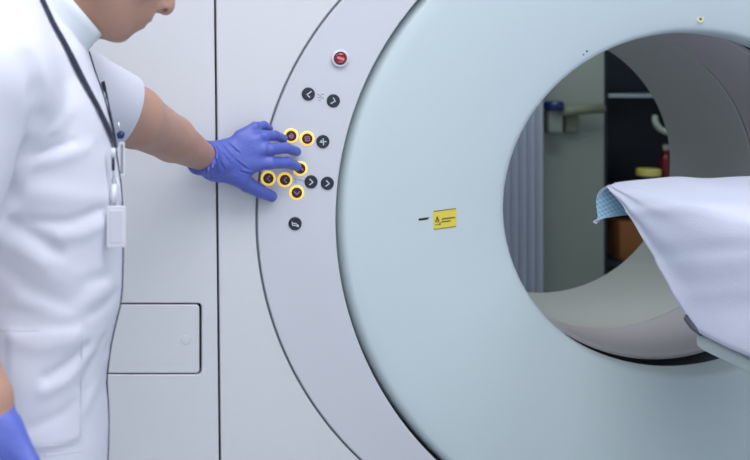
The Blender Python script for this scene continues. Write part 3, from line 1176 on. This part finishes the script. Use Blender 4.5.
def torso_fn(grow=0.0, folds=True):
    def fn(x, y, z):
        zz = z.ravel()
        xf = interp(XF, zz).reshape(z.shape)
        xb = interp(XB, zz).reshape(z.shape)
        ww = interp(WW, zz).reshape(z.shape)
        cx = (xf + xb) / 2
        a = (xf - xb) / 2 + grow
        b = ww + grow
        u, v = np.abs(x - cx) / a, np.abs(y - TY) / b
        e = 2.3
        q = (u ** e + v ** e) ** (1 / e)
        d = (q - 1) * np.minimum(a, b)
        d = np.maximum(d, z - 1.475 - grow)
        if folds:
            side = np.clip((TY + .02 - y) / .1, 0, 1)
            d = d - fold_disp(x, y, z) * side - (1 - side) * .002 * np.sin(z * 60 + x * 30)
        return d
    return fn


def half(fld, lo, hi, p0, n_, k=.004):
    """cut away everything past the plane through p0 with outward normal n_"""
    n_ = np.array(n_, float) / np.linalg.norm(n_)
    fld.apply(lo, hi, lambda x, y, z: -((x - p0[0]) * n_[0] + (y - p0[1]) * n_[1] + (z - p0[2]) * n_[2]) + 0 * (x + y + z), k, 's')


# -- tunic
T = Field((-.36, 1.10, .70), (.14, 2.02, 1.53), .0042)
hemL_c = P(127, 113, 1.79)
axL = (elL - shL).normalized()
# sleeves first, so the cut stays local
T.cap(shL, hemL_c + axL * .08, .074, .0605, k=.0)
hemn = Vector((.86, .22, -.36)).normalized()
hemL_c = P(129, 115, 1.73)
T.apply((-.1, 1.7, 1.1), (.14, 2.0, 1.5), lambda x, y, z: -((x - hemL_c.x) * hemn.x + (y - hemL_c.y) * hemn.y + (z - hemL_c.z) * hemn.z - .006) + 0 * (x + y + z), .004, 's')
T.cap(shR, elR, .078, .070, k=.0)
T.apply((-.36, TY - .3, .70), (.14, TY + .3, 1.5), torso_fn(), .035)
# shoulder yoke
T.cap((-.15, TY + .09, 1.385), (-.10, TY + .18, 1.335), .072, .07, k=.04)
T.cap((-.15, TY - .09, 1.415), (-.14, TY - .17, 1.345), .072, .072, k=.04)
# crease where the near sleeve meets the chest
cr_pts = [P(36, 58, 1.18), P(43, 95, 1.19), P(43, 120, 1.20), P(31, 153, 1.21), P(8, 194, 1.22), P(-20, 230, 1.22)]
for a, b in zip(cr_pts, cr_pts[1:]):
    T.cap(a, b, .007, .007, k=.022, op='s')
# neck opening
T.cap((-.08, TY, 1.40), (.02, TY, 1.54), .052, .06, k=.008, op='s')
tunic, TV, TQ = T.mesh('tunic', M_CLOTH, per)
TB = BVHTree.FromPolygons([tuple(v) for v in TV], [tuple(q) for q in TQ])

# -- head frame: built upright, then bent forward and turned a little to the gantry
HO = Vector((0.0155, TY + .005, 1.5140))
RM = Matrix.Rotation(math.radians(14), 3, 'Z') @ Matrix.Rotation(math.radians(31), 3, 'Y')
RMn = np.array(RM)


def H(x, y, z): return tuple(HO + RM @ Vector((x, y, z)))


B = Field((-.37, 1.08, .72), (.27, 2.14, 1.72), .0030)


def head(f):
    f.ell(H(-.005, 0, .035), (.098, .077, .088), RMn, k=.0)          # cranium
    f.ell(H(.035, 0, -.005), (.058, .062, .085), RMn, k=.03)          # face
    f.ell(H(.012, 0, -.045), (.055, .060, .040), RMn, k=.02)         # cheeks and jaw
    f.cap(H(.005, .048, -.066), H(.058, .016, -.098), .020, .017, k=.018)
    f.cap(H(.005, -.048, -.066), H(.058, -.016, -.098), .020, .017, k=.018)
    f.ell(H(.040, 0, -.075), (.042, .040, .034), RMn, k=.02)
    f.ell(H(.068, 0, -.100), (.017, .020, .015), RMn, k=.012)        # chin
    f.ell(H(.030, 0, -.100), (.034, .036, .016), RMn, k=.018)        # soft under-chin
    f.ell(H(.079, 0, -.060), (.021, .029, .030), RMn, k=.016)        # muzzle
    f.ell(H(.0925, 0, -.0665), (.0070, .020, .0052), RMn, k=.005)    # lips
    f.ell(H(.0890, 0, -.0765), (.0070, .018, .0052), RMn, k=.005)
    f.cap(H(.099, .02, -.0715), H(.099, -.02, -.0715), .0022, .0022, k=.004, op='s')
    f.cap(H(.088, 0, .018), H(.109, 0, -.031), .008, .0108, k=.012)   # nose
    f.ell(H(.1105, 0, -.0380), (.0092, .0098, .0095), RMn, k=.008)
    for s in (-1, 1):
        f.ell(H(.1000, s * .0115, -.0420), (.0105, .0065, .0080), RMn, k=.006)
        f.ell(H(.1075, s * .0165, -.0485), (.0056, .0060, .0046), RMn, k=.002, op='s')
        f.ell(H(.052, s * .040, -.018), (.026, .020, .022), RMn, k=.02)      # cheekbone
        f.ell(H(.085, s * .031, .014), (.013, .016, .010), RMn, k=.010, op='s')  # eye socket
        f.ell(H(.0755, s * .031, .011), (.0125, .0135, .0115), RMn, k=.004)  # lidded eye
        f.cap(H(.088, s * .014, .028), H(.080, s * .046, .028), .008, .006, k=.012)
        f.ell(H(-.008, s * .076, -.005), (.016, .008, .030), RMn, k=.006)     # ear
        f.ell(H(-.004, s * .083, -.002), (.008, .004, .016), RMn, k=.004, op='s')


head(B)
B.cap(H(-.018, 0, -.045), (-.105, TY, 1.385), .056, .066, k=.03)      # neck
B.cap(H(.004, 0, -.082), (-.082, TY, 1.385), .036, .042, k=.03)       # throat
B.apply((-.36, TY - .3, .74), (.14, TY + .3, 1.46), torso_fn(-.016, False), .03)
B.cap(shL, elL, .052, .0520, k=.03)
B.cap(elL, fmL, .0520, .0425, k=.015)
B.cap(fmL, wrL, .0425, .0265, k=.012)
B.cap(shR, elR, .052, .043, k=.03)
B.cap(elR, P(-48, 330, 1.185), .044, .040, k=.015)
B.cap(P(-48, 330, 1.185), wrR, .040, .0275, k=.012)

# -- hands (the same bones serve the skin inside and the glove)
YT = YF - .0                     # the panel face
LH = {
    'palm': [((wrL), P(222, 160, 2.062), .031, .031), (P(216, 156, 2.060), P(247, 143, 2.058), .027, .0215),
             (P(216, 160, 2.060), P(252, 150, 2.056), .028, .0225), (P(216, 164, 2.060), P(250, 162, 2.056), .028, .0230),
             (P(214, 168, 2.062), P(240, 174, 2.062), .025, .0215)],
    'pinky': [P(240, 136, 2.062), P(255, 127, 2.066), P(264, 125.6, 2.084), P(269.3, 128.5, 2.1045)],
    'ring': [P(250, 142, 2.060), P(264, 136.0, 2.056), P(275, 135.6, 2.078), P(283.5, 138.6, 2.1035)],
    'middle': [P(252, 151, 2.058), P(270, 149.0, 2.048), P(286, 147.8, 2.072), P(296.6, 151.6, 2.1035)],
    'index': [P(250, 163, 2.058), P(270, 162.8, 2.052), P(287, 162.6, 2.074), P(296.4, 166.4, 2.1035)],
    'thumb': [P(232, 173, 2.064), P(247, 184, 2.074), P(260, 191, 2.088), P(271.5, 196.3, 2.1035)],
}
RAD = {'pinky': (.0125, .0098, .0088, .0078), 'ring': (.014, .0112, .0098, .0088), 'middle': (.0145, .0118, .0106, .0094),
       'index': (.0150, .0124, .0112, .0100), 'thumb': (.0185, .0160, .0135, .0115)}


def hand(f, g, palm_sq=(0.25, 1, 0)):
    for (a, b, ra, rb) in LH['palm']:
        f.cap(a, b, ra + g, rb + g, k=.014, sq=(palm_sq, .62) if ra < .0305 else None)
    for nm in ('pinky', 'ring', 'middle', 'index', 'thumb'):
        ps, rs = LH[nm], RAD[nm]
        tmp = Field(tuple(f.lo), tuple(f.lo + f.h * (f.n - 1)), f.h) if False else None
        for i in range(3):
            f.cap(ps[i], ps[i + 1], rs[i] + g, rs[i + 1] + g, k=(.010 if i == 0 else .0035))
            if nm != 'thumb' and i == 0:
                pass
    return f


hand(B, -.006)
# right hand hanging at the side
fwd = (P(-7, 470, 1.15) - wrR)
hR = wrR + fwd.normalized() * .045
RHB = [((wrR), hR, .029, .031), (hR, wrR + fwd.normalized() * .095 + Vector((.016, 0, 0)), .031, .026), (hR, wrR + fwd.normalized() * .092 + Vector((-.02, 0, -.006)), .031, .024)]
RHF = []
dn = fwd.normalized()
for q, (ox, ln, r_) in enumerate(((.026, .072, .0105), (.008, .080, .011), (-.010, .074, .0105), (-.027, .060, .0095))):
    b0 = wrR + dn * .098 + Vector((ox, 0, -.004))
    p1 = b0 + dn * ln * .45 + Vector((0, .006, 0))
    p2 = p1 + (dn + Vector((-.35, .2, 0))).normalized() * ln * .33
    p3 = p2 + (dn + Vector((-.8, .3, 0))).normalized() * ln * .25
    RHF.append(([b0, p1, p2, p3], r_))
RHT = [wrR + dn * .03 + Vector((.022, -.006, 0)), wrR + dn * .065 + Vector((.040, -.014, 0)), wrR + dn * .095 + Vector((.044, -.016, -.004)), wrR + dn * .118 + Vector((.038, -.014, -.008))]


def handR(f, g):
    for (a, b, ra, rb) in RHB:
        f.cap(a, b, ra + g, rb + g, k=.016, sq=((.15, 1, 0), .75) if ra > .03 else None)
    for ps, r_ in RHF:
        for i in range(3):
            f.cap(ps[i], ps[i + 1], r_ + .001 - .001 * i + g, r_ - .001 * i + g, k=.008 if i == 0 else .003)
    for i in range(3):
        f.cap(RHT[i], RHT[i + 1], .016 - .002 * i + g, .0145 - .002 * i + g, k=.010 if i == 0 else .003)


handR(B, -.0035)
# the near nostril, hollowed where the wing of the nose is found
dr_ = (P(165.2, 11.8, 1.0) - CAM).normalized()
for i in range(1200):
    q = CAM + dr_ * (1.25 + i * .0003)
    ix = [int(round((q[a] - B.lo[a]) / B.h)) for a in range(3)]
    if all(0 <= ix[a] < B.n[a] for a in range(3)) and B.d[tuple(ix)] < 0.0002:
        B.cap(q - dr_ * .003, q + dr_ * .007 + Vector((-.001, 0, .003)), .0034, .0030, k=.0015, op='s')
        break
body, BV, BQ = B.mesh('body', M_SKIN, per)

# hair
HF = Field((-.17, TY - .12, 1.42), (.15, TY + .12, 1.72), .004)
HF.ell(H(-.012, 0, .045), (.103, .084, .090), RMn, k=.0)
HF.ell(H(-.055, 0, -.005), (.055, .066, .062), RMn, k=.02)
HF.apply((-.17, TY - .12, 1.42), (.15, TY + .12, 1.72),
         lambda x, y, z: -(-((x - HO.x) * RMn[0, 0] + (y - HO.y) * RMn[1, 0] + (z - HO.z) * RMn[2, 0]) + .055 +
                           ((x - HO.x) * RMn[0, 2] + (y - HO.y) * RMn[1, 2] + (z - HO.z) * RMn[2, 2] - .055) * .9) + 0.0 * (x + y + z), .008, 's')
hair, _, _ = HF.mesh('hair', M_HAIR, per)

# gloves, left one with wrinkles round the wrist
G = Field((.13, 1.98, 1.02), (.44, 2.125, 1.26), .00135)
cuf = P(200.5, 158, 2.035)
axw = (wrL - fmL).normalized()
hand(G, 0)
G.cap(cuf - axw * .02, wrL, .0375, .0345, k=.006)
cn = (P(214, 165, 2.065) - P(201, 156, 2.03)).normalized()
G.apply((.13, 1.98, 1.02), (.26, 2.12, 1.26), lambda x, y, z: ((x - cuf.x) * cn.x + (y - cuf.y) * cn.y + (z - cuf.z) * cn.z - .003) + 0 * (x + y + z), .002, 's')
# creases fanning over the back of the hand, pressed into the glove where its surface lies
tmp_o, tv_, tq_ = G.mesh('glove_probe', M_GLOVE, None)
GB_ = BVHTree.FromPolygons([tuple(v) for v in tv_], [tuple(q) for q in tq_])
tmp_me = tmp_o.data
bpy.data.objects.remove(tmp_o)
bpy.data.meshes.remove(tmp_me)
for (a, b, dp) in (((213.5, 148), (224, 169), 0), ((217, 145), (229, 162), 0), ((221, 143.5), (233, 158), 0), ((214.5, 154), (218, 173), 0),
                   ((227, 142), (239, 153), 0), ((209, 160), (212, 177), 0), ((205, 164), (207, 178), 0), ((236, 160), (246, 168), 0), ((240, 171), (250, 173), 0)):
    for n_s in (0, 1):
        pts_ = []
        for i in range(5):
            q = Vector(a).lerp(Vector(b), i / 4) + Vector((1.9 * n_s, -.8 * n_s))
            p, nn = hit(GB_, q.x, q.y, .0004 if n_s == 0 else -.0010)
            if p is not None: pts_.append(p)
        for u, v in zip(pts_, pts_[1:]):
            if n_s == 0: G.cap(u, v, .0013, .0013, k=.0035, op='s')
            else: G.cap(u, v, .0015, .0015, k=.0035)
gl, _, _ = G.mesh('glove', M_GLOVE, per)
gl['label'] = 'blue glove on the hand pressing a lit button'
G2 = Field(tuple(np.array(wrR) + np.array((-.11, -.09, -.26))), tuple(np.array(wrR) + np.array((.12, .09, .09))), .002)
handR(G2, 0)
G2.cap(wrR - (wrR - elR).normalized() * .02, wrR, .0325, .0305, k=.006)
cn2 = Vector((.35, 0, -1)).normalized()
c2 = P(4, 407, 1.17)
G2.apply(G2.lo, G2.lo + G2.h * G2.n, lambda x, y, z: ((x - c2.x) * cn2.x + (z - c2.z) * cn2.z) + 0 * (x + y + z), .002, 's')
gr_, _, _ = G2.mesh('glove', M_GLOVE, per)
gr_['label'] = 'blue glove on the hand hanging at the side'

# collar: a stiff band standing round the neck, low in front
def collar():
    fr, bk = P(101.5, 35, 1.41), P(64, -8, 1.41)
    ctr = (fr + bk) / 2
    ex = (fr - bk).normalized()
    ctr = ctr - ex * .0
    half_l = (fr - bk).length / 2
    bk2 = fr - ex * .145
    ctr = (fr + bk2) / 2
    rl_ = .0725
    dnv = Vector((-.72, 0, -.69)).normalized()
    V, Fc = [], []
    n = 72
    rows = [(-.001, 1.0), (.012, 1.0), (.026, 1.01), (.040, 1.04), (.052, 1.09)]
    for (h, s) in rows:
        for k in range(n + 1):
            a = math.radians(6) + (2 * PI - math.radians(12)) * k / n
            fh = 1 - .35 * (math.cos(a) > .9) * 0
            p = ctr + ex * math.cos(a) * rl_ * s + Vector((0, 1, 0)) * math.sin(a) * .066 * s + dnv * h * (.80 + .2 * (1 - math.cos(a)))
            V.append(p)
    for r in range(len(rows) - 1):
        for k in range(n):
            q = r * (n + 1) + k
            Fc.append((q, q + 1, q + n + 2, q + n + 1))
    o = link_mesh('collar', V, Fc, M_COLLAR, per)
    s = o.modifiers.new('thickness', 'SOLIDIFY')
    s.thickness = .003
    s.offset = 0
    return o


collar()

# navy zip tape down the front edge
def drape(pts, off, n=6, bvh=None, step=None):
    out, nor = [], []
    for (a, b) in zip(pts, pts[1:]):
        for i in range(n):
            q = Vector(a).lerp(Vector(b), i / n)
            p, nn = hit(bvh, q.x, q.y, off)
            if p is None:
                for dx in (1, 2, 3, 4, 6, 8):
                    p, nn = hit(bvh, q.x - dx, q.y, off)
                    if p is not None: break
            if p is not None:
                out.append(p); nor.append(nn)
    # even out jumps in depth
    for _ in range(3):
        for i in range(1, len(out) - 1):
            out[i] = (out[i - 1] + out[i] * 2 + out[i + 1]) / 4
    return out, nor


zp, zn = drape([(89, 52), (92, 62), (95, 72), (99, 84), (104, 98), (109, 116), (114.5, 140), (118, 165), (121, 190), (122.5, 215), (122.5, 250), (122.3, 270), (121.5, 290),
                (120, 305), (116, 320), (112.5, 335), (109.5, 350), (107, 372), (107.5, 395), (108.5, 420), (107.5, 460), (107.0, 500)], .0006, 5, TB)
tube('zip_tape', zp, .0013, M_PIPE, per, 8)
# pocket stitching
for pts in ([(82, 334), (81, 380), (80, 447)], [(45, 446), (62, 445), (79, 443)], [(44, 455), (62, 454), (86, 450)], [(0, 330), (20, 331), (46, 330)]):
    q, nn = drape(pts, .0001, 6, TB)
    if len(q) > 3:
        tube('stitched_seam', q, .0007, mat('seam_thread', (206, 208, 222), .9, noise=.02), per, 6)

# trousers and shoes
TR = Field((-.34, TY - .26, .05), (.10, TY + .26, .86), .007)
TR.cap((-.12, TY - .05, .78), (-.12, TY + .05, .78), .105, .105, k=.0)
for s in (-1, 1):
    TR.cap((-.105, TY + s * .085, .80), (-.09, TY + s * .10, .45), .098, .074, k=.04)
    TR.cap((-.09, TY + s * .10, .45), (-.11, TY + s * .10, .10), .074, .062, k=.02)
tr_, _, _ = TR.mesh('trousers', M_TROUSER, per)
for s in (-1, 1):
    S_ = Field((-.22, TY + s * .10 - .07, 0.0), (.14, TY + s * .10 + .07, .14), .004)
    S_.cap((-.13, TY + s * .10, .055), (.06, TY + s * .10, .04), .052, .045, k=0)
    S_.cap((-.13, TY + s * .10, .07), (-.08, TY + s * .10, .09), .05, .045, k=.02)
    sh_, _, _ = S_.mesh('shoe', M_SHOE, per)

# ------------------------------------------------------------------ lanyard with badge, pen and clear holder
bp = hit(TB, 113, 180)[0] or P(113, 180, 1.38)
ly = thing('lanyard', P(114, 190, 1.38), 'navy neck lanyard with a blank white badge hanging on the tunic front', 'lanyard')


def ribbon(name, pts, wpx, off, m, parent, n=6):
    out, nor = drape(pts, off, n, TB)
    V, Fc = [], []
    N = len(out)
    for i in range(N):
        t = (out[min(i + 1, N - 1)] - out[max(i - 1, 0)]).normalized()
        nn = nor[min(i, len(nor) - 1)]
        s = t.cross(nn).normalized() * (wpx / F * out[i].y) / 2
        nn = s.cross(t).normalized()
        for c in (s + nn * .0006, -s + nn * .0006, -s - nn * .0006, s - nn * .0006):
            V.append(out[i] + c)
    for i in range(N - 1):
        for k in range(4):
            a, b = i * 4 + k, i * 4 + (k + 1) % 4
            Fc.append((a, b, b + 4, a + 4))
    Fc += [(3, 2, 1, 0), tuple((N - 1) * 4 + k for k in range(4))]
    return link_mesh(name, V, Fc, m, parent, False)


ribbon('neck_strap', [(37, -8), (42, 3), (52, 25), (63, 44), (70, 58), (83, 84), (96, 107), (104, 124), (110.5, 138), (113.5, 149)], 9.0, .0035, M_NAVY, ly)
ribbon('neck_strap', [(101, 82), (104.5, 96), (107.5, 112), (110.5, 126), (113, 140), (114, 149)], 5.5, .0035, M_NAVY, ly)
YL = hit(TB, 112, 190)[0].y - .010
YBG = min(hit(TB, a_, b_)[0].y for a_ in (107, 112) for b_ in (206, 226, 246)) - .006
tube('strap_end', [P(113, 157, YL), P(113.2, 170, YL)], .0036, M_NAVY, ly, 10, flat=(Vector((1, 0, 0)), .6))
tube('strap_joiner', [P(113.4, 148, YL), P(113, 158, YL)], .0032, M_BADGE, ly, 10)
tube('metal_hook', [P(113.2, 170, YL), P(113.6, 176, YL), P(112.2, 181, YL), P(113.6, 186, YL), P(116.2, 182, YL), P(115, 176, YL)], .0011, M_METAL, ly, 8)
tube('plastic_clip', [P(114.6, 184, YL), P(113.2, 196, YL), P(113.6, 206, YL)], [.003, .0042, .0036], M_BADGE, ly, 10)
tube('clip_strap', [P(116, 178, YL), P(119.5, 188, YL), P(120.8, 200, YL), P(120.6, 208, YL)], .0012, M_BADGE, ly, 8)
# badge: a thin rounded card holder
def card(name, px0, py0, px1, py1, Y, th, m, parent, tilt=0.0, r=.002):
    a, b = P(px0, py1, Y), P(px1, py0, Y)
    lp = rrect(a.x, b.x, a.z, b.z, r)
    o = plate(name, lp, [], Y - th / 2, th, m, parent, bev=.0006)
    return o


card('badge', 106.8, 206, 125.6, 247, YBG, .005, M_BADGE, ly)
card('badge_insert', 109.8, 210, 122.6, 243, YBG - .0029, .0006, mat('pale_badge_paper', (214, 214, 226), .8, noise=.03), ly)

pn = thing('pen', P(121, 137, 1.42), 'blue-capped pen clipped to the placket beside the lanyard', 'pen')
tube('pen_body', [P(117.8, 122, 1.415), P(119.4, 128, 1.415), P(120.6, 134, 1.415)], .0018, M_METAL, pn, 8)
tube('pen_cap', [P(118.8, 132, 1.415), P(121.2, 135.5, 1.415), P(123.6, 137, 1.415)], [.004, .0064, .0036], M_PENBLUE, pn, 12)
ch = thing('card_holder', P(121, 160, 1.42), 'narrow clear card holder hanging below the blue pen', 'card holder')
a, b = P(118.6, 176, 1.415), P(124.8, 142, 1.415)
plate('holder_frame', rrect(a.x, b.x, a.z, b.z, .002), [rrect(a.x + .0022, b.x - .0022, a.z + .003, b.z - .003, .001)], 1.413, .003, M_BADGE, ch, bev=.0004)
plate('holder_window', rrect(a.x + .002, b.x - .002, a.z + .0028, b.z - .0028, .001), [], 1.4142, .001, mat('grey_clear_film', (150, 160, 164), .2, noise=.03), ch, bev=0)
